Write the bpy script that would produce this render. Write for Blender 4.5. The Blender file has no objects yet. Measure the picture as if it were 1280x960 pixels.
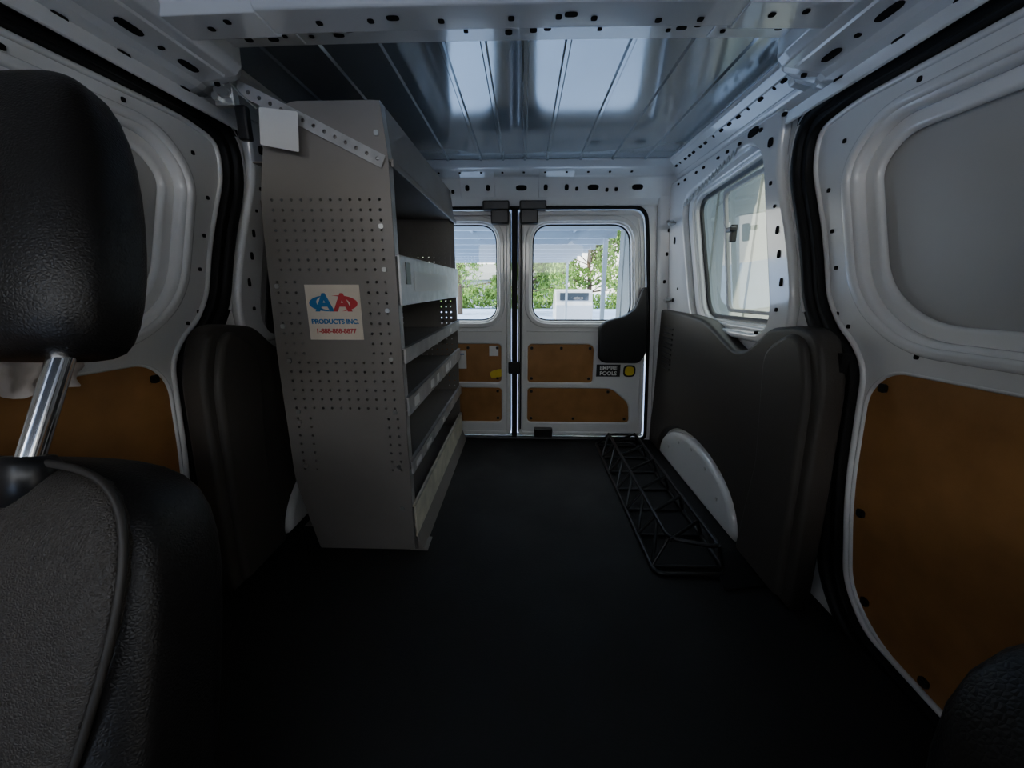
import bpy, bmesh, math, random
from mathutils import Vector, Euler, Matrix
from mathutils.geometry import delaunay_2d_cdt
from mathutils import noise as nz_
random.seed(4)
SC=bpy.context.scene
COL=SC.collection

# ---------------------------------------------------------------- materials
def mat(name, col, rough=.5, metal=0., coat=0., bump=None, noise=None, spec=.5, dist=.002):
    m=bpy.data.materials.new(name); m.use_nodes=True
    nt=m.node_tree; b=nt.nodes['Principled BSDF']
    b.inputs['Base Color'].default_value=(*col,1); b.inputs['Roughness'].default_value=rough
    b.inputs['Metallic'].default_value=metal; b.inputs['Coat Weight'].default_value=coat
    b.inputs['Specular IOR Level'].default_value=spec
    tc=nt.nodes.new('ShaderNodeTexCoord')
    if noise:
        sc,amt,det=noise
        n=nt.nodes.new('ShaderNodeTexNoise'); n.inputs['Scale'].default_value=sc; n.inputs['Detail'].default_value=det
        nt.links.new(tc.outputs['Object'],n.inputs['Vector'])
        r=nt.nodes.new('ShaderNodeMapRange'); r.inputs['From Min'].default_value=.3; r.inputs['From Max'].default_value=.7
        r.inputs['To Min'].default_value=1-amt; r.inputs['To Max'].default_value=1+amt
        nt.links.new(n.outputs['Fac'],r.inputs['Value'])
        mx=nt.nodes.new('ShaderNodeVectorMath'); mx.operation='SCALE'; mx.inputs[0].default_value=col
        nt.links.new(r.outputs[0],mx.inputs['Scale']); nt.links.new(mx.outputs[0],b.inputs['Base Color'])
        rr=nt.nodes.new('ShaderNodeMapRange'); rr.inputs['From Min'].default_value=.3; rr.inputs['From Max'].default_value=.7
        rr.inputs['To Min'].default_value=rough*.85; rr.inputs['To Max'].default_value=min(1,rough*1.25)
        nt.links.new(n.outputs['Fac'],rr.inputs['Value']); nt.links.new(rr.outputs[0],b.inputs['Roughness'])
    if bump:
        kind,sc,st=bump
        if kind=='voronoi':
            n=nt.nodes.new('ShaderNodeTexVoronoi'); n.feature='DISTANCE_TO_EDGE'; out='Distance'
        else:
            n=nt.nodes.new('ShaderNodeTexNoise'); n.inputs['Detail'].default_value=4; out='Fac'
        n.inputs['Scale'].default_value=sc
        nt.links.new(tc.outputs['Object'],n.inputs['Vector'])
        bp=nt.nodes.new('ShaderNodeBump'); bp.inputs['Strength'].default_value=st; bp.inputs['Distance'].default_value=dist
        nt.links.new(n.outputs[out],bp.inputs['Height']); nt.links.new(bp.outputs[0],b.inputs['Normal'])
    return m
WHITE=mat('white_paint',(.76,.76,.75),.18,coat=.7,noise=(3,.05,5))
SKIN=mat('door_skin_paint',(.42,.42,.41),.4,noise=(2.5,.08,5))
ROOF=mat('roof_primer',(.42,.46,.49),.10,metal=.6,noise=(1.5,.08,4))
RUBBER=mat('black_rubber',(.008,.008,.008),.6,spec=.25)
HOLE=mat('dark_cavity',(.01,.01,.01),.9,spec=.1)
PLAST=mat('grey_plastic',(.058,.052,.045),.5,bump=('noise',350,.25),spec=.35)
BLKP=mat('black_plastic',(.010,.010,.011),.35)
HEADL=mat('dark_headliner',(.03,.03,.03),.9)
RACK=mat('rack_steel',(.25,.23,.21),.48,metal=.25,noise=(6,.08,5))
RACKL=mat('rack_steel_worn',(.46,.45,.44),.45,metal=.3,noise=(18,.25,6))
RACKW=mat('rack_lip_light',(.76,.77,.77),.45,noise=(25,.18,6))
RACKY=mat('rack_lip_dusty',(.60,.57,.46),.6,noise=(20,.2,6))
WOOD=mat('hardboard',(.34,.160,.050),.38,noise=(14,.16,8),bump=('noise',120,.15))
FLOORM=mat('floor_mat_rubber',(.015,.015,.015),.65,noise=(5,.25,6),bump=('noise',240,.5),spec=.32)
LEATH=mat('black_leather',(.009,.0085,.0085),.42,bump=('voronoi',260,.35),spec=.36)
LEATH2=mat('perforated_leather',(.045,.040,.035),.5,bump=('voronoi',330,.8),spec=.4)
PIPE=mat('seat_piping',(.03,.027,.024),.55)
CHROME=mat('chrome',(.85,.85,.85),.12,metal=1)
ZINC=mat('zinc_steel',(.55,.55,.53),.35,metal=.9)
PAPER=mat('white_label',(.80,.79,.76),.6)
LABEL=mat('cream_label',(.80,.71,.58),.55,noise=(9,.06,4))
RED=mat('label_red',(.62,.05,.06),.5); BLUE=mat('label_blue',(.02,.18,.42),.5)
YEL=mat('label_yellow',(.75,.55,.03),.5); BLK=mat('label_black',(.01,.01,.01),.4)
CLOTH=mat('cloth_offwhite',(.62,.55,.50),.85,bump=('noise',60,.6))
def glassmat(name,tint,k):
    m=bpy.data.materials.new(name); m.use_nodes=True; nt=m.node_tree
    for n in list(nt.nodes): nt.nodes.remove(n)
    o=nt.nodes.new('ShaderNodeOutputMaterial'); t=nt.nodes.new('ShaderNodeBsdfTransparent'); t.inputs[0].default_value=(*tint,1)
    g=nt.nodes.new('ShaderNodeBsdfGlossy'); g.inputs['Roughness'].default_value=.02
    mx=nt.nodes.new('ShaderNodeMixShader'); mx.inputs[0].default_value=k
    nt.links.new(t.outputs[0],mx.inputs[1]); nt.links.new(g.outputs[0],mx.inputs[2]); nt.links.new(mx.outputs[0],o.inputs[0])
    return m
GLASS=glassmat('window_glass',(.90,.94,.92),.06); GLASS2=glassmat('dimmed_window_glass',(.50,.54,.48),.12)  # quarter window tint is darkened to dim the bright view outside

# ---------------------------------------------------------------- helpers
def link(o,parent=None):
    COL.objects.link(o)
    if parent: o.parent=parent
    return o
def empty(name,loc=(0,0,0)):
    e=bpy.data.objects.new(name,None); e.empty_display_size=.05; e.location=loc; COL.objects.link(e); return e
def rpoly(pts,r,n=6):
    out=[];N=len(pts)
    for i in range(N):
        p=Vector(pts[i][:2]); a=Vector(pts[i-1][:2]); b=Vector(pts[(i+1)%N][:2])
        rr=pts[i][2] if len(pts[i])>2 else r
        da=(a-p); db=(b-p); k=min(rr,da.length*.48,db.length*.48)
        if k<1e-5: out.append((p.x,p.y)); continue
        s=p+da.normalized()*k; e=p+db.normalized()*k
        for j in range(n+1):
            t=j/n; q=s*(1-t)**2+p*2*t*(1-t)+e*t*t; out.append((q.x,q.y))
    return out
def area(p): return .5*sum(p[i-1][0]*p[i][1]-p[i][0]*p[i-1][1] for i in range(len(p)))
def clean(p):
    if area(p)<0: p=p[::-1]
    q=[]
    for a in p:
        if not q or (Vector(a)-Vector(q[-1])).length>2e-4: q.append((a[0],a[1]))
    if (Vector(q[0])-Vector(q[-1])).length<2e-4: q.pop()
    return q
def off_raw(p,d):
    out=[];N=len(p)
    for i in range(N):
        a=Vector(p[i-1]);b=Vector(p[i]);c=Vector(p[(i+1)%N])
        e1=(b-a);e2=(c-b)
        n1=Vector((e1.y,-e1.x)).normalized(); n2=Vector((e2.y,-e2.x)).normalized()
        n=(n1+n2)
        if n.length<.2: n=n1.copy()
        n.normalize(); k=d/max(.5,n.dot(n1)); out.append((b.x+n.x*k,b.y+n.y*k))
    return out
def offset(p,d): return off_raw(clean(p),d)
def circ(cx,cy,r,n=8,ry=None):
    ry=ry or r
    return [(cx+r*math.cos(2*math.pi*i/n),cy+ry*math.sin(2*math.pi*i/n)) for i in range(n)]
def plate(name,outer,holes,plane,pos,thick,m,parent=None,bevel=0.,shear=0.,mirror=False,bres=2,dy=0.):
    """flat sheet with real openings and rolled edges; plane XZ / YZ / XY; pos = centre of thickness"""
    loops=[clean(outer)]+[clean(h) for h in holes]; h=thick/2
    bevel=min(bevel,h*.98)
    V=[];F=[];SM=[]
    lev=[]
    if bevel>0:
        for k in range(bres+1):
            a=math.pi/2*k/bres; lev.append((bevel*(1-math.cos(a)),h-bevel+bevel*math.sin(a)))
    else: lev=[(0,h)]
    prof=[(o,-z) for o,z in lev[::-1]]+lev
    for li,L in enumerate(loops):
        b=len(V);K=len(L)
        for o,z in prof:
            o=o if (li==0 or K>9) else 0
            for q in (off_raw(L,-o) if li==0 else off_raw(L,o)): V.append((q[0],q[1],z))
        for j in range(len(prof)-1):
            for i in range(K):
                f=(b+j*K+i,b+j*K+(i+1)%K,b+(j+1)*K+(i+1)%K,b+(j+1)*K+i)
                F.append(f if li==0 else f[::-1]); SM.append(bevel>0)
    o=lev[-1][0]; cv=[];ce=[]
    for li,L in enumerate(loops):
        oo=o if (li==0 or len(L)>9) else 0
        q=off_raw(L,-oo) if li==0 else off_raw(L,oo)
        b=len(cv); cv+= [Vector(a) for a in q]; K=len(q)
        ce+=[(b+i,b+(i+1)%K) for i in range(K)]
    vo,eo,fo,ov,oe,of=delaunay_2d_cdt(cv,ce,[],0,1e-7)
    def inside(L,x,y):
        c=False;n=len(L);j=n-1
        for i in range(n):
            if (L[i][1]>y)!=(L[j][1]>y) and x<(L[j][0]-L[i][0])*(y-L[i][1])/(L[j][1]-L[i][1])+L[i][0]: c=not c
            j=i
        return c
    LL=[];b=0
    for li,L in enumerate(loops):
        LL.append([tuple(a) for a in cv[b:b+len(L)]]); b+=len(L)
    BB=[(min(a[0] for a in L),max(a[0] for a in L),min(a[1] for a in L),max(a[1] for a in L)) for L in LL]
    b0=len(V); nv=len(vo)
    V+=[(a[0],a[1],h) for a in vo]+[(a[0],a[1],-h) for a in vo]
    for f in fo:
        cx=sum(vo[i][0] for i in f)/len(f); cy=sum(vo[i][1] for i in f)/len(f)
        if not inside(LL[0],cx,cy): continue
        if any(B[0]<cx<B[1] and B[2]<cy<B[3] and inside(L,cx,cy) for L,B in zip(LL[1:],BB[1:])): continue
        F.append(tuple(b0+i for i in f)); SM.append(False); F.append(tuple(b0+nv+i for i in f)[::-1]); SM.append(False)
    W=[]
    for x,y,z in V:
        if plane=='XZ': v=[x,pos-z,y]
        elif plane=='YZ': v=[pos+z-shear*(y-.6),x+dy,y]
        else: v=[x,y,pos+z]
        if mirror: v[0]=-v[0]
        W.append(v)
    me=bpy.data.meshes.new(name); me.from_pydata(W,[],F); me.update()
    for p,s in zip(me.polygons,SM): p.use_smooth=s
    bm=bmesh.new(); bm.from_mesh(me); bmesh.ops.remove_doubles(bm,verts=bm.verts,dist=2e-6)
    bmesh.ops.recalc_face_normals(bm,faces=bm.faces); bm.to_mesh(me); bm.free()
    me.materials.append(m)
    return link(bpy.data.objects.new(name,me),parent)
def sheet(name,outer,plane,pos,m,parent,shear=0.):
    L=clean(outer); V=[((q[0],pos,q[1]) if plane=='XZ' else (pos-shear*(q[1]-.6),q[0],q[1])) for q in L]
    me=bpy.data.meshes.new(name); me.from_pydata(V,[],[tuple(range(len(V)))]); me.materials.append(m)
    return link(bpy.data.objects.new(name,me),parent)
def mesh(name,verts,faces,m,parent=None,smooth=False,mirror=False):
    me=bpy.data.meshes.new(name); 
    if mirror: verts=[(-a,b,c) for a,b,c in verts]
    me.from_pydata([tuple(v) for v in verts],[],faces); me.update()
    bm=bmesh.new(); bm.from_mesh(me); bmesh.ops.recalc_face_normals(bm,faces=bm.faces); bm.to_mesh(me); bm.free()
    me.materials.append(m)
    for p in me.polygons: p.use_smooth=smooth
    return link(bpy.data.objects.new(name,me),parent)
def box(name,lo,hi,m,parent=None,bev=0.,mirror=False,seg=2):
    x0,y0,z0=lo;x1,y1,z1=hi
    v=[(x0,y0,z0),(x1,y0,z0),(x1,y1,z0),(x0,y1,z0),(x0,y0,z1),(x1,y0,z1),(x1,y1,z1),(x0,y1,z1)]
    f=[(0,3,2,1),(4,5,6,7),(0,1,5,4),(1,2,6,5),(2,3,7,6),(3,0,4,7)]
    o=mesh(name,v,f,m,parent,mirror=mirror)
    if bev:
        md=o.modifiers.new('b','BEVEL'); md.width=bev; md.segments=seg
    return o
def extr(name,prof,ax,a,b,m,parent=None,n=1,fn=None,bev=0.,mirror=False,smooth=False):
    V=[];F=[];K=len(prof)
    for i in range(n+1):
        s=a+(b-a)*i/n
        for p in prof:
            v=(s,p[0],p[1]) if ax=='x' else (p[0],s,p[1])
            if fn: v=fn(v)
            V.append(v)
    for i in range(n):
        for k in range(K):
            F.append((i*K+k,i*K+(k+1)%K,(i+1)*K+(k+1)%K,(i+1)*K+k))
    F.append(tuple(range(K))); F.append(tuple(range(n*K,(n+1)*K)))
    o=mesh(name,V,F,m,parent,mirror=mirror,smooth=smooth)
    if bev:
        md=o.modifiers.new('b','BEVEL'); md.width=bev; md.segments=2; md.limit_method='ANGLE'; md.angle_limit=.5
    return o
def tube(name,paths,r,m,parent=None,cyc=False,res=3,mirror=False,cubic=False,dy=0.):
    cu=bpy.data.curves.new(name,'CURVE'); cu.dimensions='3D'; cu.bevel_depth=r; cu.bevel_resolution=res; cu.use_fill_caps=True
    for pts in paths:
        s=cu.splines.new('NURBS' if cubic else 'POLY'); s.points.add(len(pts)-1)
        for i,q in enumerate(pts): s.points[i].co=((-q[0] if mirror else q[0]),q[1]+dy,q[2],1)
        s.use_cyclic_u=cyc
        if cubic: s.use_endpoint_u=True; s.order_u=4
    t=bpy.data.objects.new(name+'_c',cu); COL.objects.link(t); bpy.context.view_layer.update()
    me=bpy.data.meshes.new_from_object(t.evaluated_get(bpy.context.evaluated_depsgraph_get()))
    bpy.data.objects.remove(t); bpy.data.curves.remove(cu)
    me.name=name; me.materials.clear(); me.materials.append(m)
    for p in me.polygons: p.use_smooth=True
    return link(bpy.data.objects.new(name,me),parent)
def discs(name,items,m,parent=None,mirror=False,depth=.0012,n=14,dy=0.):
    V=[];F=[]
    for c,nr,u,ra,rb in items:
        c=Vector(c)+Vector((0,dy,0));nr=Vector(nr).normalized();u=Vector(u);u=(u-nr*u.dot(nr)).normalized();w=nr.cross(u);b=len(V)
        for k in (depth,-.004):
            for i in range(n):
                t=2*math.pi*i/n; cx=math.cos(t);sy=math.sin(t)
                ex=.65
                V.append(c+nr*k+u*ra*math.copysign(abs(cx)**ex,cx)+w*rb*math.copysign(abs(sy)**ex,sy))
        F.append(tuple(range(b,b+n)))
        for i in range(n): F.append((b+i,b+(i+1)%n,b+n+(i+1)%n,b+n+i))
    return mesh(name,[tuple(v) for v in V],F,m,parent,mirror=mirror)
def loft(name,secs,m,parent=None,e=.5,n=40,xf=None,sub=1):
    V=[];F=[]
    for z,cx,cy,hw,hd in secs:
        for i in range(n):
            t=2*math.pi*i/n;c=math.cos(t);s=math.sin(t)
            V.append(Vector((cx+hw*math.copysign(abs(c)**e,c),cy+hd*math.copysign(abs(s)**e,s),z)))
    L=len(secs)
    for j in range(L-1):
        for i in range(n): F.append((j*n+i,j*n+(i+1)%n,(j+1)*n+(i+1)%n,(j+1)*n+i))
    F.append(tuple(range(n))); F.append(tuple(range((L-1)*n,L*n)))
    if xf: V=[xf@v for v in V]
    o=mesh(name,V,F,m,parent,smooth=True)
    if sub:
        md=o.modifiers.new('s','SUBSURF'); md.levels=sub; md.render_levels=sub
    return o
def text(name,body,loc,size,m,parent=None,rot=(math.pi/2,0,0),ext=.0006,sx=1.,bold=0):
    cu=bpy.data.curves.new(name,'FONT'); cu.body=body; cu.size=size; cu.extrude=ext; cu.align_x='CENTER'; cu.offset=bold
    t=bpy.data.objects.new(name+'_c',cu); COL.objects.link(t); bpy.context.view_layer.update()
    me=bpy.data.meshes.new_from_object(t.evaluated_get(bpy.context.evaluated_depsgraph_get()))
    bpy.data.objects.remove(t)
    me.transform(Matrix.Translation(loc)@Euler(rot).to_matrix().to_4x4()@Matrix.Diagonal((sx,1,1,1)))
    me.materials.clear(); me.materials.append(m)
    return link(bpy.data.objects.new(name,me),parent)

SH=.07     # tumblehome: how much the side walls lean inward per metre
def wx(x0,z): return x0-SH*(z-.6)

# ---------------------------------------------------------------- floor, ceiling
box('floor',(-.80,-.9,-.05),(.80,1.97,0),FLOORM)
fl=box('trim_1',(-.62,1.87,0),(.62,1.905,.012),BLKP,bev=.004)
cl=empty('ceiling')
box('roof_skin',(-.70,-.9,1.262),(.70,1.95,1.29),ROOF,cl)
box('headliner',(-.54,-.9,1.225),(.54,.725,1.2615),HEADL,cl,bev=.006)
ribs=[-.53,-.40,-.27,-.135,-.045,.045,.135,.27,.40,.53]
for i,x in enumerate(ribs):
    extr('rib_%d'%i,[(x-.009,1.264),(x-.004,1.2565),(x+.004,1.2565),(x+.009,1.264)],'y',.9,1.80,ROOF,cl)
ds=empty('unseen_dashboard')  # unseen behind the camera; added and raised to keep low light off the floor
extr('light_block_cowl',[(-.89,.0),(-.89,.92),(-.70,.88),(-.60,.74),(-.66,.45),(-.66,.0)],'x',-.60,.60,BLKP,ds,bev=.02)

# ---------------------------------------------------------------- crossbeam
def arch(v): 
    x,y,z=v; return (x,y,z-.005*abs(x/.60)**3)
cb=empty('roof_crossbeam')
prof=[(.738,1.262),(.745,1.215),(.757,1.200),(.820,1.200),(.832,1.206),(.842,1.236),(.935,1.240),(.942,1.262)]
extr('beam',prof,'x',-.585,.585,WHITE,cb,n=32,fn=arch,bev=.003)
for s in (1,-1):
    g=[(.744,1.25),(.747,1.211),(.757,1.1965),(.822,1.1965),(.835,1.2025),(.846,1.2325),(.925,1.2365),(.93,1.25)]
    extr('end_gusset_%s'%('a' if s>0 else 'b'),g,'x',min(s*.40,s*.575),max(s*.40,s*.575),WHITE,cb,n=10,fn=arch,bev=.0015)
it=[]
def onbeam(x,y,z): return arch((x,y,z))
for x in [-.31,-.22,-.1,.02,.1,.16,.27,.34]:
    it.append((onbeam(x,.80+random.uniform(-.01,.005),1.200),(0,0,-1),(1,0,0),.0055,.0055))
for x in [-.50,-.46,.45,.50]:
    it.append((onbeam(x,.79+random.uniform(-.02,.01),1.1965),(0,0,-1),(1,0,0),.0055,.0055))
for x in [-.18,.12]:
    it.append((onbeam(x,.785,1.200),(0,0,-1),(1,0,0),.011,.006))
for i in range(42):
    x=-.53+i*.0257+random.uniform(-.004,.004)
    k=random.random()
    it.append((onbeam(x,.888+random.uniform(-.016,.016),1.2385-(.004 if abs(x)>.40 else 0)),(0,0,-1),(1,0,0),*( (.0045,.0045) if k<.5 else (.010,.0055) if k<.8 else (.007,.007))))
discs('beam_holes',it,HOLE,cb,depth=.0016)
it=[(onbeam(x,.865,1.2385),(0,0,-1),(1,0,0),.016,.009) for x in (-.32,-.22,-.05,.05,.14,.24,.33)]
discs('beam_pads',it,ZINC,cb,depth=.003)

# ---------------------------------------------------------------- rear header
hd=empty('rear_header')
extr('header_beam',[(1.765,1.262),(1.785,1.235),(1.845,1.215),(1.872,1.135),(1.885,1.105),(1.93,1.105),(1.93,1.262)],'x',-.70,.70,WHITE,hd,bev=.006)
nr=Vector((0,-.95,-.32))
def hp(x,t): return (x,1.845+.027*t,1.215-.08*t)
it=[]
for x in (-.52,-.34,.03,.34,.53): it.append((hp(x,.5),nr,(1,0,0),.024,.011))
for x in (-.44,-.40,-.27,.27,.40,.44): it.append((hp(x,.5+random.uniform(-.2,.2)),nr,(1,0,0),.007,.008))
discs('header_holes',it,HOLE,hd,depth=.002)
discs('header_rims',[(hp(x,.5),nr,(1,0,0),.036,.021) for x in (-.52,-.34,.03,.34,.53)],WHITE,hd,depth=.001)
it=[((x,1.815,1.225),(0,-.3,-.95),(1,0,0),.005,.005) for x in [-.5+.09*i for i in range(12)]]
discs('header_bolts',it,HOLE,hd,depth=.002)
it=[]
for i,x in enumerate((-.16,.18)):
    extr('header_joggle_%d'%i,[(1.80,1.232),(1.838,1.211),(1.864,1.136),(1.872,1.14),(1.85,1.225)],'x',x-.075,x+.075,WHITE,hd,bev=.002)
    it+=[((x+dx,1.8505,1.174),nr,(1,0,0),.009,.012) for dx in (-.045,.045)]
discs('joggle_holes',it,HOLE,hd,depth=.0025)

# ---------------------------------------------------------------- side walls
opening=rpoly([(-.12,.0,.02),(.56,.0,.03),(.73,.012,.04),(.805,.09,.06),(.838,.32,.08),(.838,.585,.04),(.868,.63,.04),(.915,.665,.05),(.96,.73,.06),(.99,.86,.1),(1.055,1.03,.06),(1.045,1.12,.05),(.93,1.14,.05),(-.12,1.125,.03)],.04,6)
qwin=rpoly([(1.045,.655),(1.55,.645),(1.68,1.085),(1.17,1.12)],.075,8)
cabwin=rpoly([(-.70,.86),(-.22,.86),(-.22,1.14),(-.60,1.14)],.05,5)
def side(mir):
    nm='wall_left' if mir else 'wall_right'
    dy=.033 if mir else 0.
    W=empty(nm)
    outer=[(-.9,-.10),(1.95,-.10),(1.95,1.262),(.0,1.262),(-.72,1.262),(-.9,.74)]
    sop=[(a+dy,b) for a,b in offset(opening,.045)]
    plate('outer_panel',outer,[sop,cabwin]+([] if mir else [qwin]),'YZ',.755,.03,WHITE,W,bevel=.004,shear=SH,mirror=mir)
    inner=rpoly([(1.03,.60,.02),(1.90,.60,.02),(1.90,1.19,.02),(1.10,1.19,.05),(1.12,1.06,.08),(1.04,.86,.1),(1.005,.72,.05)],.03)
    plate('window_surround',inner,[rpoly([(1.085,.628),(1.60,.618),(1.745,1.10),(1.20,1.155)],.10,8)],'YZ',.728,.028,WHITE,W,bevel=.010,shear=SH,mirror=mir,bres=4,dy=dy*.7)
    if mir:
        plate('quarter_blank',rpoly([(1.09,.62),(1.80,.62),(1.80,1.13),(1.20,1.15)],.06),[],'YZ',.712,.006,HEADL,W,shear=SH,mirror=mir,dy=dy)
        plate('panel_blank',offset(qwin,.01),[],'YZ',.772,.006,SKIN,W,shear=SH,mirror=mir)
    else:
        plate('window_step',offset(qwin,.045),[offset(qwin,.008)],'YZ',.741,.02,WHITE,W,bevel=.007,shear=SH,mirror=mir,bres=4)
    extr('roof_rail',[(.628,1.262),(.634,1.250),(.690,1.205),(.699,1.178),(.72,1.17),(.74,1.17),(.74,1.262)],'y',-.6,1.86,WHITE,W,bev=.004,mirror=mir)
    extr('rail_step',[(.645,1.247),(.652,1.233),(.680,1.210),(.69,1.215)],'y',1.06,1.80,WHITE,W,bev=.002,mirror=mir)
    def tp(v):
        x,y,z=v; k=min(1,max(0,(y-.93)/.13)); k=k*k*(3-2*k)
        return (x+(.735-x)*.55*k if x<.70 else x,y,z+(1.262-z)*.25*k)
    extr('door_header_box',[(.545,1.262),(.548,1.205),(.562,1.190),(.575,1.188),(.640,1.178),(.652,1.170),(.690,1.160),(.70,1.150),(.74,1.150),(.74,1.262)],'y',-.5,1.07,WHITE,W,n=60,fn=tp,bev=.003,mirror=mir)
    extr('header_bead',[(.580,1.189),(.584,1.183),(.590,1.182),(.596,1.187)],'y',-.3,.93,WHITE,W,mirror=mir)
    extr('track_lip',[(.672,1.166),(.668,1.138),(.674,1.136),(.684,1.162)],'y',-.2,1.085+dy,WHITE,W,bev=.002,mirror=mir)
    extr('track_seal',[(.695,1.155),(.695,1.132),(.745,1.132),(.745,1.155)],'y',-.2,1.08+dy,RUBBER,W,mirror=mir)  # black rubber seal between rail and door top
    it=[]; nrm=Vector((-.045,0,-.056))
    y=1.09
    while y<1.8:
        k=random.random()
        it.append(((.656,y,1.2325),nrm,(0,1,0),.012 if k>.45 else .005,.005)); y+=random.uniform(.035,.06)
    y=1.10
    while y<1.8:
        it.append(((wx(.712,1.165),y,1.165),(-1,0,0),(0,1,0),.007,.004)); y+=random.uniform(.06,.11)
    for yy,a,b in ((.88,.022,.008),(.955,.005,.005),(.82,.005,.005),(.76,.024,.008),(.68,.006,.006),(.60,.024,.008)):
        it.append(((.618,yy,1.1818),(-.15,0,-.98),(0,1,0),a,b))
    for yy in (.93,.80,.70): it.append(((.672,yy,1.1645),(-.3,0,-.95),(0,1,0),.012,.003))
    for (yy,zz,a,b) in [(1.09,.90,.005,.010),(1.11,.96,.004,.004),(1.075,.84,.005,.010),(1.055,.77,.005,.011),(1.135,1.02,.005,.005),(1.065,.70,.005,.005),(1.15,1.12,.010,.011),(1.20,1.165,.005,.005),(1.75,.75,.005,.005),(1.80,.95,.009,.015),(1.80,.70,.008,.008),(1.45,.63,.005,.005),(1.15,.63,.005,.005)]:
        it.append(((wx(.714,zz),yy+dy*.7,zz),(-1,0,0),(0,1,0),a,b))
    it.append(((wx(.714,1.17),1.235,1.172),(-1,0,0),(0,1,0),.026,.011))
    discs('punched_holes',it,HOLE,W,mirror=mir,depth=.0025)
    plate('opening_return',offset(opening,.052),[offset(opening,-.008)],'YZ',.752,.03,RUBBER,W,bevel=.004,shear=SH,mirror=mir,dy=dy)
    box('lower_return',(.722,.842+dy,.0),(.742,.97+dy,.62),RUBBER,W,mirror=mir)
    pts=[(wx(.738,p[1]),p[0],p[1]) for p in offset(opening,.022)]
    tube('door_seal',[pts],.014,RUBBER,W,cyc=True,mirror=mir,dy=dy)
    L=offset(opening,.046); i0=next(i for i in range(len(L)) if L[i][1]>.69 and L[i-1][1]<=.69 and L[i][0]>.5)
    pts=[]; i=i0
    while L[i%len(L)][0]>.0 and len(pts)<len(L): p=L[i%len(L)]; pts.append((wx(.737,p[1]),p[0],p[1])); i+=1
    tube('pillar_lip',[pts],.005,WHITE,W,mirror=mir,dy=dy)
    for yy,zz in ((1.80,1.02),(1.82,.70)):
        tube('clip_%d'%int(zz*100),[[(wx(.714,zz),yy,zz),(wx(.685,zz),yy-.02,zz-.004),(wx(.668,zz),yy-.045,zz)]],.006,ZINC,W,mirror=mir)
        loft('clip_base_%d'%int(zz*100),[(-.012,0,0,.012,.012),(.004,0,0,.012,.012)],ZINC,W,e=1,n=16,sub=0,xf=Matrix.Translation(((-1 if mir else 1)*wx(.70,zz),yy,zz))@Matrix.Rotation(math.pi/2,4,'Y'))
    # ---------- sliding door
    D=empty('door_4' if mir else 'door_3')
    rec=rpoly([(.02,.675,.05),(.745,.665,.07),(.86,.745,.07),(.925,1.0,.08),(.86,1.065,.06),(.02,1.06,.05)],.05,8)
    low=rpoly([(.03,.012,.02),(.56,.014,.04),(.70,.035,.06),(.775,.10,.08),(.808,.31,.1),(.806,.545,.05),(.765,.595,.05),(.03,.62,.04)],.05,8)
    d1=offset(opening,-.003)
    plate('door_frame',d1,[rec,low],'YZ',.772,.03,WHITE,D,bevel=.010,shear=SH,mirror=mir,bres=4,dy=dy)
    plate('door_step',offset(rec,.02),[offset(rec,-.028)],'YZ',.790,.018,WHITE,D,bevel=.008,shear=SH,mirror=mir,bres=4,dy=dy)
    plate('door_rim',offset(opening,-.009),[offset(opening,-.021)],'YZ',.7575,.012,WHITE,D,bevel=.005,shear=SH,mirror=mir,bres=3,dy=dy)
    plate('recess_bead',offset(rec,.030),[offset(rec,.010)],'YZ',.757,.016,WHITE,D,bevel=.0075,shear=SH,mirror=mir,bres=4,dy=dy)
    plate('door_skin',offset(rec,.03),[],'YZ',.803,.006,SKIN,D,shear=SH,mirror=mir,dy=dy)
    plate('hardboard_panel',offset(low,.006),[],'YZ',.764,.006,WOOD,D,bevel=.001,shear=SH,mirror=mir,dy=dy)
    plate('panel_gasket',offset(low,.010),[offset(low,.003)],'YZ',.7615,.010,WHITE,D,bevel=.003,shear=SH,mirror=mir,dy=dy)
    it=[]
    for yy,zz in ((.778,.563),(.783,.28),(.74,.09),(.60,.04),(.40,.04),(.40,.588),(.15,.58),(.15,.05)):
        it.append(((wx(.761,zz),yy,zz),(-1,0,0),(0,1,0),.009,.009))
    discs('panel_bolts',it,BLKP,D,mirror=mir,depth=.005,dy=dy)
    it=[]
    for yy,zz in ((.955,1.06),(.915,.70),(.88,.675),(.96,.88),(.935,.80),(.72,.636),(.55,.636),(.80,1.105),(.62,1.10),(.45,1.10),(.985,.97)):
        it.append(((wx(.757,zz),yy,zz),(-1,0,0),(0,1,0),.0045,.0045))
    discs('door_holes',it,HOLE,D,mirror=mir,depth=.002,dy=dy)
    # ---------- moulded plastic quarter trim
    T=empty('trim_3' if mir else 'trim_2')
    e=.045 if mir else .032
    arc=[(1.40+.355*math.cos(t),.0+.205*math.sin(t)**.85) for t in [math.pi*i/24 for i in range(25)]]
    arc[0]=(1.755,0);arc[-1]=(1.045,0)
    ol=[(1.89,0.002)]+[(1.89,.65)]+rpoly([(1.88,.655),(1.62,.655,.02),(1.42,.645,.06),(1.20,.568,.04),(1.13,.585,.04),(1.05,.655,.03),(.93,.672,.03),(.84+e,.655,.04),(.80+e,.56,.05),(.785+e,.30,.1),(.775+e,.002,.0)],.0,6)+[(a,max(.002,b)) for a,b in arc[::-1]]
    plate('quarter_trim',ol,[],'YZ',.712,.056,PLAST,T,bevel=.012,mirror=mir,bres=4)
    ol2=rpoly([(1.03,.01),(1.0,.30),(1.04,.60,.05),(.95,.655,.04),(.865+e,.64,.05),(.825+e,.54,.05),(.81+e,.30,.1),(.80+e,.01)],.02,6)
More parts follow.
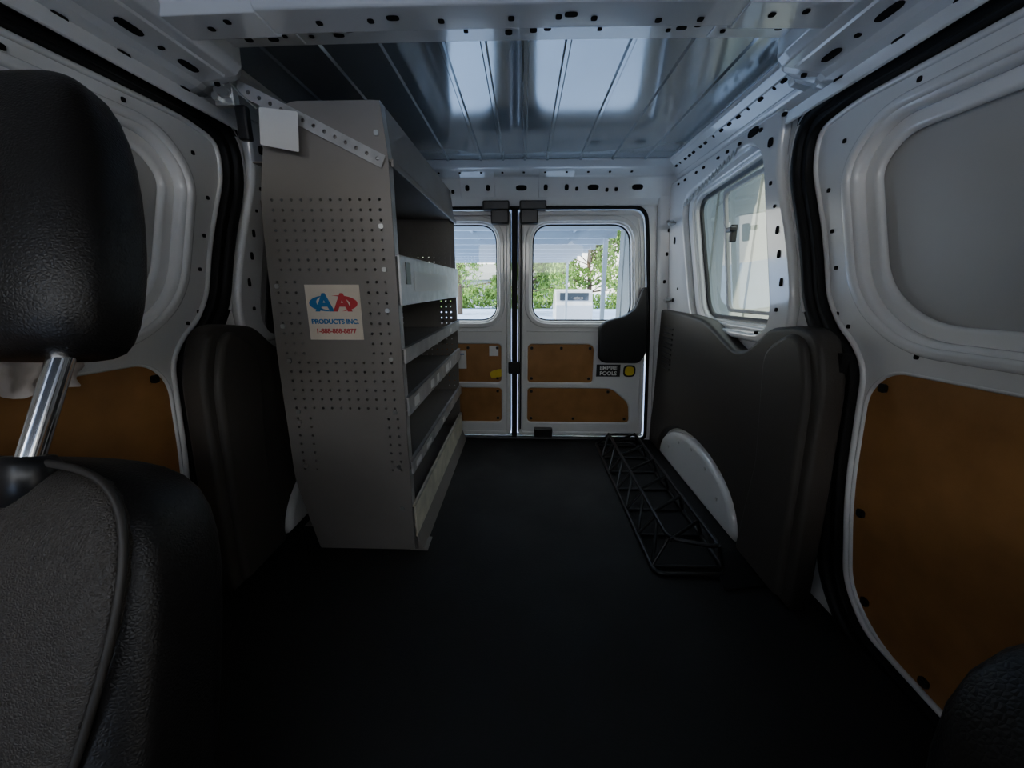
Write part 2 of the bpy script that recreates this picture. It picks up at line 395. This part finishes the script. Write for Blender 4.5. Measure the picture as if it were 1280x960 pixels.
    plate('trim_bulge',ol2,[],'YZ',.684,.030,PLAST,T,bevel=.014,mirror=mir,bres=5)
    for i in range(9):
        box('vent_%d'%i,(.679,1.70,.40+i*.022),(.690,1.80,.408+i*.022),BLKP,T,mirror=mir,bev=.002)
    H=empty('wheel_arch.001' if mir else 'wheel_arch')
    wp=[(1.40+.335*math.cos(t),.003+.185*math.sin(t)**.85) for t in [math.pi*i/24 for i in range(25)]]
    plate('wheelhouse',wp,[],'YZ',.707,.05,WHITE,H,bevel=.018,mirror=mir,bres=5)
    plate('wheelhouse_flange',[(1.40+.352*math.cos(t),.003+.200*math.sin(t)**.85) for t in [math.pi*i/24 for i in range(25)]],[],'YZ',.715,.02,WHITE,H,bevel=.003,mirror=mir)
    discs('arch_bolts',[((.6825,1.40+a,b),(-1,0,0),(0,1,0),.006,.006) for a,b in ((0,.16),(.12,.14),(-.12,.14),(.22,.08),(-.22,.08))],ZINC,H,mirror=mir,depth=.003)
side(False); side(True)

# quarter window with sliding pane
w=empty('window_3')
sheet('glass',offset(qwin,.004),'YZ',.768,GLASS2,w,SH)
plate('glass_frame',offset(qwin,.006),[offset(qwin,-.014)],'YZ',.763,.010,BLKP,w,bevel=.002,shear=SH)
plate('slider_frame',rpoly([(1.075,.68),(1.40,.675),(1.475,1.075),(1.175,1.09)],.03),[rpoly([(1.09,.69),(1.388,.686),(1.46,1.063),(1.186,1.076)],.025)],'YZ',.757,.012,SKIN,w,bevel=.002,shear=SH)
box('latch',(.715,1.372,.90),(.735,1.388,.955),BLKP,w,bev=.004)
box('latch_grip',(.70,1.35,.93),(.722,1.385,.945),BLKP,w,bev=.004)
tube('coil_cord',[[(wx(.708,z),1.30+.0045*i,z) for i,z in [(i,1.150-.0009*i+.011*math.sin(i*1.1)) for i in range(90)]]],.0022,ZINC,empty('coiled_cable'),cubic=True)

# ---------------------------------------------------------------- rear wall and doors
RW=empty('wall_rear')
dopen=rpoly([(-.668,.003),(.668,.003),(.637,.62,.3),(.603,.98,.2),(.585,1.103,.07),(-.585,1.103,.07),(-.603,.98,.2),(-.637,.62,.3)],.03,8)
plate('rear_frame',[(-.80,-.05),(.80,-.05),(.80,.6),(.74,1.262),(-.74,1.262),(-.80,.6)],[dopen],'XZ',1.915,.04,WHITE,RW,bevel=.008,bres=3)
tube('door_seal',[[(p[0],1.893,p[1]) for p in offset(dopen,-.002)]],.0085,RUBBER,RW,cyc=True)
for s in (1,-1):
    plate('pillar_cover',[(s*.69,0),(s*.76,0),(s*.72,1.2),(s*.625,1.2),(s*.655,.75)],[],'XZ',1.885,.03,WHITE,RW,bevel=.01,bres=3)
    discs('pillar_holes',[((s*.685,1.87,z),(0,-1,0),(0,0,1),.008,.006) for z in (.78,.9,1.0,1.09)],HOLE,RW,depth=.002)
def rdoor(s,name,wname):
    D=empty(name)
    mp=lambda P:[(s*a[0],)+tuple(a[1:]) for a in P]
    out=rpoly(mp([(.016,.01),(.658,.01),(.628,.62,.3),(.594,.98,.2),(.577,1.094,.065),(.016,1.094,.02)]),.035,8)
    win=rpoly(mp([(.082,.598),(.562,.598),(.527,1.035),(.082,1.035)]),.085,8)
    w1=rpoly(mp([(.066,.292,.02),(.389,.292,.02),(.389,.484,.035),(.066,.484,.02)]),.02)
    w2=rpoly(mp([(.066,.083,.02),(.583,.083,.02),(.575,.185,.03),(.485,.262,.03),(.066,.262,.02)]),.02)
    plate('door_panel',out,[win,w1,w2],'XZ',1.925,.030,WHITE,D,bevel=.008,bres=3)
    plate('door_flange',offset(out,-.004),[offset(out,-.024)],'XZ',1.911,.012,WHITE,D,bevel=.005,bres=3)
    plate('window_bead',offset(win,.034),[offset(win,.010)],'XZ',1.909,.014,WHITE,D,bevel=.0065,bres=4)
    plate('door_back',offset(out,-.01),[offset(win,.01)],'XZ',1.945,.008,WHITE,D)
    plate('hardboard_upper',offset(w1,.002),[],'XZ',1.922,.006,WOOD,D,bevel=.001)
    plate('hardboard_lower',offset(w2,.002),[],'XZ',1.922,.006,WOOD,D,bevel=.001)
    it=[((s*x,1.918,z),(0,-1,0),(1,0,0),.007,.007) for x,z in ((.085,.465),(.37,.465),(.085,.312),(.37,.312),(.085,.245),(.085,.102),(.47,.245),(.56,.102),(.30,.102),(.23,.465))]
    discs('panel_bolts',it,BLKP,D,depth=.004)
    box('lower_bead',(min(s*.06,s*.60),1.906,.545),(max(s*.06,s*.60),1.912,.553),WHITE,D,bev=.003)
    W=empty(wname)
    sheet('glass',offset(win,.012),'XZ',1.934,GLASS,W)
    plate('gasket',offset(win,.012),[offset(win,-.006)],'XZ',1.929,.006,RUBBER,W,bevel=.001)
    box('top_latch',(min(s*.025,s*.105),1.865,1.03),(max(s*.025,s*.105),1.908,1.125),BLKP,D,bev=.006)
    box('latch_cap',(min(s*.022,s*.14),1.85,1.085),(max(s*.022,s*.14),1.89,1.125),BLKP,D,bev=.006)
    return D
DR=rdoor(1,'door_1','window_1'); DL=rdoor(-1,'door_2','window_2')
box('centre_seal',(-.014,1.900,.01),(.014,1.935,1.10),RUBBER,DR,bev=.004)
tube('lock_rod',[[(.030,1.898,.05),(.030,1.898,1.05)]],.004,BLKP,DR)
box('bottom_latch',(.10,1.885,.004),(.195,1.912,.058),BLKP,DR,bev=.006)
box('handle_catch',(-.03,1.885,.34),(.03,1.91,.40),BLKP,DR,bev=.006)
wc=empty('wiper_motor_cover')
plate('cover',rpoly([(.405,.42),(.40,.575),(.435,.603),(.52,.625),(.565,.66),(.592,.75),(.612,.76),(.625,.66),(.630,.44),(.60,.40),(.43,.40)],.018,5),[],'XZ',1.888,.04,BLKP,wc,bevel=.010,bres=4)
st=empty('company_sticker')
box('backing',(.405,1.9085,.325),(.522,1.9100,.386),BLK,st)
text('line_1','EMPIRE',(.4635,1.908,.360),.027,PAPER,st,bold=.0006)
text('line_2','POOLS',(.4635,1.908,.333),.027,PAPER,st,bold=.0006)
ys=empty('round_sticker')
discs('ring',[((.567,1.9095,.354),(0,-1,0),(1,0,0),.030,.030)],BLK,ys,n=28,depth=.0012)
discs('face',[((.567,1.9085,.354),(0,-1,0),(1,0,0),.022,.022)],YEL,ys,n=28,depth=.0016)
ys=empty('oval_sticker'); discs('face',[((-.088,1.917,.335),(0,-1,0),(1,0,.3),.034,.020)],YEL,ys,n=28,depth=.003)
ps=empty('paper_label'); box('sheet',(-.125,1.915,.425),(-.08,1.918,.475),PAPER,ps)
ps=empty('paper_label'); box('sheet',(-.29,1.915,.36),(-.24,1.918,.45),PAPER,ps); box('strip',(-.285,1.9135,.43),(-.25,1.9155,.436),BLUE,ps)

# ---------------------------------------------------------------- shelving unit
S=empty('shelving_unit')
end=rpoly([(-.272,.004,.004),(-.272,1.05,.02),(-.283,1.166,.012),(-.50,1.166,.03),(-.558,1.10,.03),(-.588,.96,.05),(-.602,.60,.1),(-.602,.22,.05),(-.555,.004,.004)],.01,4)
holes=[]
def grid(x0,x1,nx,z0,z1,nz):
    for i in range(nx):
        for j in range(nz):
            holes.append(circ(x0+(x1-x0)*i/(nx-1),z0+(z1-z0)*j/(nz-1),.0036,7))
grid(-.560,-.300,12,.800,.960,8)
grid(-.575,-.530,3,.590,.770,8); grid(-.345,-.300,3,.590,.770,8)
grid(-.570,-.300,12,.440,.565,6)
grid(-.570,-.535,2,.26,.41,7); grid(-.32,-.295,2,.26,.41,7)
def endpanel(y,nm): plate(nm,end,holes,'XZ',y,.003,RACK,S)
endpanel(1.0,'end_panel'); endpanel(1.872,'end_panel_far')
mesh('front_flange',[(-.272,.9985,.004),(-.272,.9985,1.05),(-.283,.9985,1.166),(-.272,1.03,.004),(-.272,1.03,1.05),(-.283,1.03,1.166)],[(0,1,4,3),(1,2,5,4)],RACKL,S)
mesh('back_flange',[(-.602,.9985,.22),(-.602,.9985,.60),(-.588,.9985,.96),(-.602,1.03,.22),(-.602,1.03,.60),(-.588,1.03,.96)],[(0,1,4,3),(1,2,5,4)],RACK,S)
mesh('top_fascia',[(-.283,1.0,1.166),(-.272,1.0,1.045),(-.272,1.872,1.045),(-.283,1.872,1.166),(-.30,1.0,1.166),(-.29,1.0,1.05),(-.29,1.872,1.05),(-.30,1.872,1.166)],[(0,1,2,3),(4,5,6,7),(0,3,7,4),(1,2,6,5),(0,1,5,4),(3,2,6,7)],RACK,S)
mesh('back_panel',[(-.600,1.003,.20),(-.600,1.003,.60),(-.585,1.003,.96),(-.555,1.003,1.10),(-.50,1.003,1.16),(-.29,1.003,1.164),(-.600,1.87,.20),(-.600,1.87,.60),(-.585,1.87,.96),(-.555,1.87,1.10),(-.50,1.87,1.16),(-.29,1.87,1.164)],[(0,1,7,6),(1,2,8,7),(2,3,9,8),(3,4,10,9),(4,5,11,10)],RACK,S)
def shelf(nm,z,lip0,lip1,m,depth=-.597):
    mesh(nm,[(-.268,1.004,z),(-.268,1.868,z),(depth,1.868,z),(depth,1.004,z),(-.268,1.004,z-.003),(-.268,1.868,z-.003),(depth,1.868,z-.003),(depth,1.004,z-.003)],[(0,1,2,3),(4,5,6,7),(0,1,5,4),(2,3,7,6),(0,3,7,4),(1,2,6,5)],RACK,S)
    box(nm+'_lip',(-.268,1.002,lip0),(-.262,1.87,lip1),m,S,bev=.0015)
    box(nm+'_lip_fold',(-.274,1.002,lip1-.003),(-.262,1.87,lip1),m,S)
shelf('shelf_1',.722,.712,.835,RACKW)
shelf('shelf_2',.572,.562,.602,RACKL)
shelf('shelf_3',.435,.418,.470,RACKL)
shelf('shelf_4',.262,.245,.285,RACKL)
shelf('shelf_5',.075,.045,.145,RACKY)
shelf('top_shelf',1.045,1.030,1.047,RACK)
dv=[]
for i in range(12):
    for j in range(9): dv.append(circ(-.575+i*.025,.84+j*.02,.0058,8))
plate('far_divider',[(-.59,.73),(-.28,.73),(-.28,1.04),(-.585,1.04)],dv,'XZ',1.80,.003,RACK,S)
random.seed(9)
for z0,z1,yy in ((.418,.470,[1.05,1.25,1.34,1.5,1.58]),(.245,.285,[1.03,1.15,1.4]),(.562,.602,[1.6])):
    for k,y in enumerate(yy):
        box('tag_%d_%d'%(int(z0*100),k),(-.2605,y,z0+.012),(-.2592,y+random.uniform(.03,.07),z1-.012),PAPER,S)
box('dark_tag',(-.2615,1.045,.765),(-.2595,1.085,.82),BLKP,S)
box('white_insert',(-.2605,1.12,.745),(-.2597,1.60,.80),PAPER,S)
it=[]
for x,z in ((-.295,1.10),(-.295,1.05),(-.575,.76),(-.30,.90),(-.30,.70),(-.575,.66),(-.30,.575),(-.57,.57),(-.565,.43),(-.30,.43),(-.565,.40),(-.30,.27),(-.565,.27),(-.30,.14),(-.30,.80)):
    it.append(((x,.9985,z),(0,-1,0),(1,0,0),.0055,.0055))
discs('screws',it,ZINC,S,depth=.004)
box('foot_plate',(-.285,1.0,.0),(-.235,1.06,.005),RACK,S)
mesh('kick_rail',[(-.262,1.002,.0),(-.245,1.002,.0),(-.262,1.002,.05),(-.262,1.87,.0),(-.245,1.87,.0),(-.262,1.87,.05)],[(0,1,2),(3,4,5),(1,4,5,2),(0,3,4,1)],RACK,S)
B=empty('support_strap')
a=Vector((-.295,.993,1.045)); b=Vector((-.615,.985,1.20)); d=(b-a).normalized(); nrm=Vector((d.z,0,-d.x)); w_=.014
L=(b-a).length; hl=[]
def mp2(s,t): q=a+d*s+nrm*t; return (q.x,q.z)
outl=[mp2(-.015,-w_),mp2(L,-w_),mp2(L,w_),mp2(-.015,w_)]
for i in range(13): 
    q=a+d*(.0+i*.026); hl.append(circ(q.x,q.z,.0045,8))
plate('strap',outl,hl,'XZ',.992,.003,RACKL,B)
box('roof_bracket',(-.645,.975,1.150),(-.60,.995,1.215),ZINC,B,bev=.003)
discs('bracket_nuts',[((x,.975,z),(0,-1,0),(1,0,0),.008,.008) for x,z in ((-.622,1.195),(-.612,1.172),(-.635,1.165))],ZINC,B,depth=.010,n=6)
box('hook_block',(-.60,.97,1.08),(-.575,.989,1.15),BLKP,B,bev=.004)
tg=empty('hanging_tag')
plate('tag',rpoly([(-.548,1.068),(-.462,1.052),(-.455,1.132),(-.540,1.142)],.004),[],'XZ',.965,.0015,PAPER,tg)
tube('wire',[[(-.545,.965,1.138),(-.575,.965,1.165),(-.62,.965,1.215)]],.002,ZINC,tg)
lb=empty('logo_sticker')
box('sheet',(-.506,.9965,.626),(-.367,.9982,.764),LABEL,lb)
lx=-.4365
def ring(cx,cz,rx,rz,w,t0,t1,n=30):
    V=[];F=[]
    for i in range(n+1):
        t=t0+(t1-t0)*i/n; k=math.sin(math.pi*i/n)
        for rr in (1-w*k,1.0): V.append((cx+rx*rr*math.cos(t),.9958,cz+rz*rr*math.sin(t)))
    for i in range(n): F.append((2*i,2*i+1,2*i+3,2*i+2))
    return V,F
V,F=ring(lx-.012,.718,.050,.020,.40,math.pi*.55,math.pi*1.6); mesh('swoosh_blue',V,F,BLUE,lb)
V,F=ring(lx+.012,.718,.050,.020,.40,-math.pi*.45,math.pi*.6); mesh('swoosh_red',V,F,RED,lb)
text('letter_blue','A',(lx-.023,.9955,.700),.060,BLUE,lb,sx=1.05,bold=.0022)
text('letter_red','A',(lx+.023,.9953,.700),.060,RED,lb,sx=1.05,bold=.0022)
text('line_products','PRODUCTS INC.',(lx,.9955,.667),.0165,BLUE,lb,sx=1.0,bold=.0005)
text('line_phone','1-888-888-8877',(lx,.9955,.643),.0165,RED,lb,sx=.98,bold=.0003)

# ---------------------------------------------------------------- wire rack on the floor
R=empty('wire_ladder_rack')
r=.0065
P=[]
x0,x1,y0,y1=.405,.600,.915,1.83
base=rpoly([(x0,y0),(x1,y0),(x1,y1),(x0,y1)],.03,4)
tube('base_frame',[[(p[0],p[1],r) for p in base]],r,BLKP,R,cyc=True)
up=rpoly([(x0+.05,y0+.06),(x1-.02,y0+.02),(x1-.02,y1-.06),(x0+.05,y1-.06)],.03,4)
tube('upper_frame',[[(p[0],p[1],.075) for p in up]],r*.9,BLKP,R,cyc=True)
n=7
for i in range(n):
    y=y0+.03+(y1-y0-.06)*i/(n-1)
    P.append([(x0,y,r),(x0+.05,min(max(y,y0+.06),y1-.06),.075)])
    P.append([(x1,y,r),(x1-.02,min(max(y,y0+.02),y1-.06),.075)])
    P.append([(x0,y,r),(x1,y,r)])
    if i<n-1:
        y2=y0+.03+(y1-y0-.06)*(i+1)/(n-1)
        P.append([(x0,y,r),(x0+.05,y2-.02,.075)] )
        P.append([(x0+.05,y+.02,.075),(x1-.02,y2-.02,.075)])
tube('rungs',P,r*.75,BLKP,R)
fm=empty('floor_mat'); plate('mat',rpoly([(.56,.86),(.70,.88),(.665,1.02),(.60,1.0)],.02),[],'XY',.005,.008,RUBBER,fm,bevel=.002)

# ---------------------------------------------------------------- seats
def seat(nm,loc,rec,head=True):
    Z=empty(nm)
    X=Matrix.Translation(loc)@Matrix.Rotation(-rec,4,'X')
    secs=[(.0,0,.06,.20,.04),(.02,0,.06,.222,.065),(.12,0,.055,.232,.075),(.30,0,.05,.236,.078),(.43,0,.05,.234,.075),(.52,0,.052,.228,.070),(.585,0,.055,.212,.062),(.622,0,.058,.18,.05),(.638,0,.06,.13,.03),(.642,0,.06,.06,.012)]
    loft('back_shell',secs,LEATH,Z,e=.42,xf=X,n=48)
    cen=[(.05,0,.0,.11,.01),(.07,0,-.006,.13,.022),(.25,0,-.010,.155,.026),(.40,0,-.008,.195,.026),(.50,0,-.004,.210,.026),(.57,0,.002,.202,.024),(.612,0,.012,.175,.018),(.632,0,.022,.14,.010),(.636,0,.026,.06,.004)]
    loft('centre_panel',cen,LEATH2,Z,e=.45,xf=X,n=48)
    half=[(.132,-.018,.07),(.156,-.024,.25),(.197,-.023,.40),(.212,-.018,.50),(.205,-.008,.575),(.175,.002,.622),(.12,.010,.642)]
    path=[(-a,b,c) for a,b,c in half]+[(0,.012,.646)]+half[::-1]
    tube('piping',[[tuple(X@Vector(p)) for p in path]],.0038,PIPE,Z,cubic=True)
    C=Matrix.Translation((loc[0],loc[1],loc[2]))
    loft('cushion',[(-.10,0,-.20,.18,.20),(-.09,0,-.21,.22,.24),(.0,0,-.22,.235,.26),(.05,0,-.22,.23,.25),(.08,0,-.21,.20,.22),(.085,0,-.20,.12,.14)],LEATH,Z,e=.45,xf=C,n=40)
    loft('base',[(-loc[2]+.0,0,-.2,.17,.18),(-.05,0,-.2,.17,.18)],BLKP,Z,e=.4,xf=C,n=24,sub=0)
    if head:
        for s in (1,-1):
            k='a' if s>0 else 'b'
            tube('post_'+k,[[tuple(X@Vector((s*.072,.005,.60))),tuple(X@Vector((s*.072,.045,.84)))]],.0115,CHROME,Z,res=5)
            loft('post_sleeve_'+k,[(.60,s*.072,.012,.026,.022),(.640,s*.072,.012,.026,.022),(.648,s*.072,.012,.020,.017)],BLKP,Z,e=.9,xf=X,n=20,sub=0)
        loft('headrest',[(.752,0,.045,.06,.02),(.756,0,.04,.110,.040),(.772,0,.035,.128,.052),(.82,0,.03,.138,.058),(.88,0,.03,.135,.058),(.96,0,.032,.121,.054),(1.03,0,.036,.098,.046),(1.08,0,.04,.068,.034),(1.098,0,.043,.035,.015)],LEATH,Z,e=.62,xf=X,n=48)
    return Z
seat('leather_van_seat',(-.54,.14,-.02),math.radians(19))
seat('leather_van_seat',(.525,-.055,-.035),math.radians(17))
cc=empty('crumpled_cloth'); V=[];F=[]
N=22
for i in range(N):
    for j in range(N):
        k=nz_.noise(Vector((i*.22,j*.22,1.3)))*.030+nz_.noise(Vector((i*.5,j*.5,7.3)))*.010
        V.append((-.715+k,.47+.008*j+.01*nz_.noise(Vector((i*.3,j*.1,3))),.60+.0065*i+.012*nz_.noise(Vector((j*.25,i*.1,9)))))
for i in range(N-1):
    for j in range(N-1): F.append((i*N+j,i*N+j+1,(i+1)*N+j+1,(i+1)*N+j))
mesh('cloth',V,F,CLOTH,cc,smooth=True)

# ---------------------------------------------------------------- outside
GR=mat('concrete',(.34,.47,.72),.85,noise=(.8,.12,6))
CANW=mat('canopy_metal',(.36,.40,.43),.5)
TRL=mat('trailer_panel',(.24,.25,.23),.6,noise=(1.5,.08,5))
LEAF=mat('leaves',(.16,.28,.05),.7,noise=(2,.4,3)); BARK=mat('bark',(.12,.08,.05),.9)
VANW=mat('vehicle_white',(.50,.52,.54),.3,coat=.5); DG=mat('vehicle_glass',(.04,.05,.06),.1)
GZ=-.62
mesh('ground',[(-60,-40,GZ),(60,-40,GZ),(60,80,GZ),(-60,80,GZ)],[(0,1,2,3)],GR)
C=empty('carport')
box('roof_panel',(-2.3,2.7,1.62),(1.50,13.5,1.66),CANW,C)
for i in range(12): box('beam_%d'%i,(-2.3,2.8+i*.95,1.50),(1.50,2.88+i*.95,1.62),CANW,C)
for x in (-1.6,-.8,0,.8): box('purlin_%d'%int(x*10),(x,2.7,1.58),(x+.04,13.5,1.62),CANW,C)
for x in (-2.28,1.42):
    for y in (7.2,13.4): box('post_%d_%d'%(x*10,y*10),(x,y,GZ),(x+.07,y+.07,1.6),CANW,C)
T=empty('box_trailer')
box('body',(1.55,-1.5,-.15),(3.6,6.6,2.0),TRL,T,bev=.03)
for i in range(14): box('rib_%d'%i,(1.535,-1.3+i*.58,-.1),(1.552,-1.26+i*.58,1.95),TRL,T)
for y in (1.5,2.3):
    loft('wheel_%d'%int(y*10),[(-.1,0,0,.36,.36),(-.08,0,0,.38,.38),(.08,0,0,.38,.38),(.1,0,0,.36,.36)],RUBBER,T,e=1,n=32,sub=0,xf=Matrix.Translation((1.9,y,GZ+.38))@Matrix.Rotation(math.pi/2,4,'Y'))
box('hitch_leg',(2.4,6.3,GZ),(2.5,6.4,-.15),RUBBER,T)
def foliage(nm,blobs,n,size,parent):
    V=[];F=[]
    for k in range(n):
        c,rr=random.choice(blobs); d=Vector((random.gauss(0,1),random.gauss(0,1),random.gauss(0,1))).normalized()*rr*random.uniform(.55,1)
        p=Vector(c)+d; e=Euler((random.uniform(0,6),random.uniform(0,6),random.uniform(0,6))).to_matrix(); b=len(V); s=size*random.uniform(.6,1.3)
        for q in ((-s,0,0),(0,-s*.5,0),(s,0,0),(0,s*.5,0)): V.append(p+e@Vector(q))
        F.append((b,b+1,b+2,b+3))
    return mesh(nm,[tuple(v) for v in V],F,LEAF,parent)
def tree(x,y,h,nb,nl,seed):
    random.seed(seed)
    Z=empty('leafy_tree')
    loft('trunk',[(GZ,x,y,.16,.16),(h*.3,x+.05,y,.10,.10),(h*.6,x-.05,y,.07,.07),(h,x,y,.03,.03)],BARK,Z,e=1,n=12,sub=0)
    P=[];bl=[]
    for i in range(nb):
        t=random.uniform(.15,1); an=random.uniform(0,6.28); l=random.uniform(.6,2.2)
        q=(x+l*math.cos(an),y+l*math.sin(an),h*t+random.uniform(.0,.9)); P.append([(x,y,h*t*.8),q]); bl.append((q,random.uniform(.35,.7)))
    tube('branches',P,.022,BARK,Z); foliage('leaves',bl,nl,.085,Z)
tree(2.9,18,3.0,34,9000,3); tree(-3.2,20,3.2,30,7000,5); tree(.2,21,2.6,24,6000,8)
hg=empty('hedge'); foliage('leaves',[((-9+i*.8,25.6,GZ+.5+.3*math.sin(i)),.8) for i in range(26)],9000,.13,hg)
car=empty('parked_car')
extr('body',[(14.0,GZ+.22),(13.98,GZ+.75),(14.08,GZ+.82),(14.25,GZ+1.25),(15.0,GZ+1.28),(15.3,GZ+.8),(15.35,GZ+.22)],'x',1.15,2.45,VANW,car,bev=.03)
box('rear_window',(1.3,14.08,GZ+.90),(2.3,14.20,GZ+1.16),DG,car)
for x in (1.2,2.2):
    for y in (14.35,15.0):
        loft('wheel_%d_%d'%(x*100,y*10),[(0,0,0,.26,.26),(.2,0,0,.26,.26)],RUBBER,car,e=1,n=24,sub=0,xf=Matrix.Translation((x,y,GZ+.26))@Matrix.Rotation(math.pi/2,4,'Y'))
hs=empty('distant_house')
box('walls',(-6,28,GZ),(3,34,1.2),VANW,hs)
extr('gable_roof',[(27.6,1.2),(34.4,1.2),(31,2.4)],'x',-6.4,3.4,TRL,hs)
for x in (-4.5,-2,.5): box('pane_%d'%int(x*10),(x,27.95,0),(x+.9,28.02,.8),DG,hs)

# ---------------------------------------------------------------- light
wd=bpy.data.worlds.new('sky'); SC.world=wd; wd.use_nodes=True
nt=wd.node_tree; bg=nt.nodes['Background']
tc=nt.nodes.new('ShaderNodeTexCoord'); sp=nt.nodes.new('ShaderNodeSeparateXYZ'); rp=nt.nodes.new('ShaderNodeValToRGB')
rp.color_ramp.elements[0].position=0; rp.color_ramp.elements[0].color=(1,.98,.94,1)
rp.color_ramp.elements[1].position=.7; rp.color_ramp.elements[1].color=(.78,.86,1,1)
nt.links.new(tc.outputs['Generated'],sp.inputs[0]); nt.links.new(sp.outputs[2],rp.inputs[0]); nt.links.new(rp.outputs[0],bg.inputs[0])
bg.inputs[1].default_value=5.0
sd=bpy.data.lights.new('sun','SUN'); sd.energy=16; sd.angle=.02; sd.color=(1,.94,.86)
so=bpy.data.objects.new('sun',sd); COL.objects.link(so)
dirv=Vector((1,.10,-.42)); so.rotation_euler=dirv.to_track_quat('-Z','Y').to_euler()

# ---------------------------------------------------------------- camera
cd=bpy.data.cameras.new("camera"); c=bpy.data.objects.new("camera",cd); COL.objects.link(c)
cd.sensor_width=36; cd.lens=490/1280*36; cd.clip_start=.02; cd.clip_end=300
c.location=(0.045,0,0.76); c.rotation_euler=Euler((math.radians(76),0,math.radians(1.72)),'XYZ')
SC.camera=c
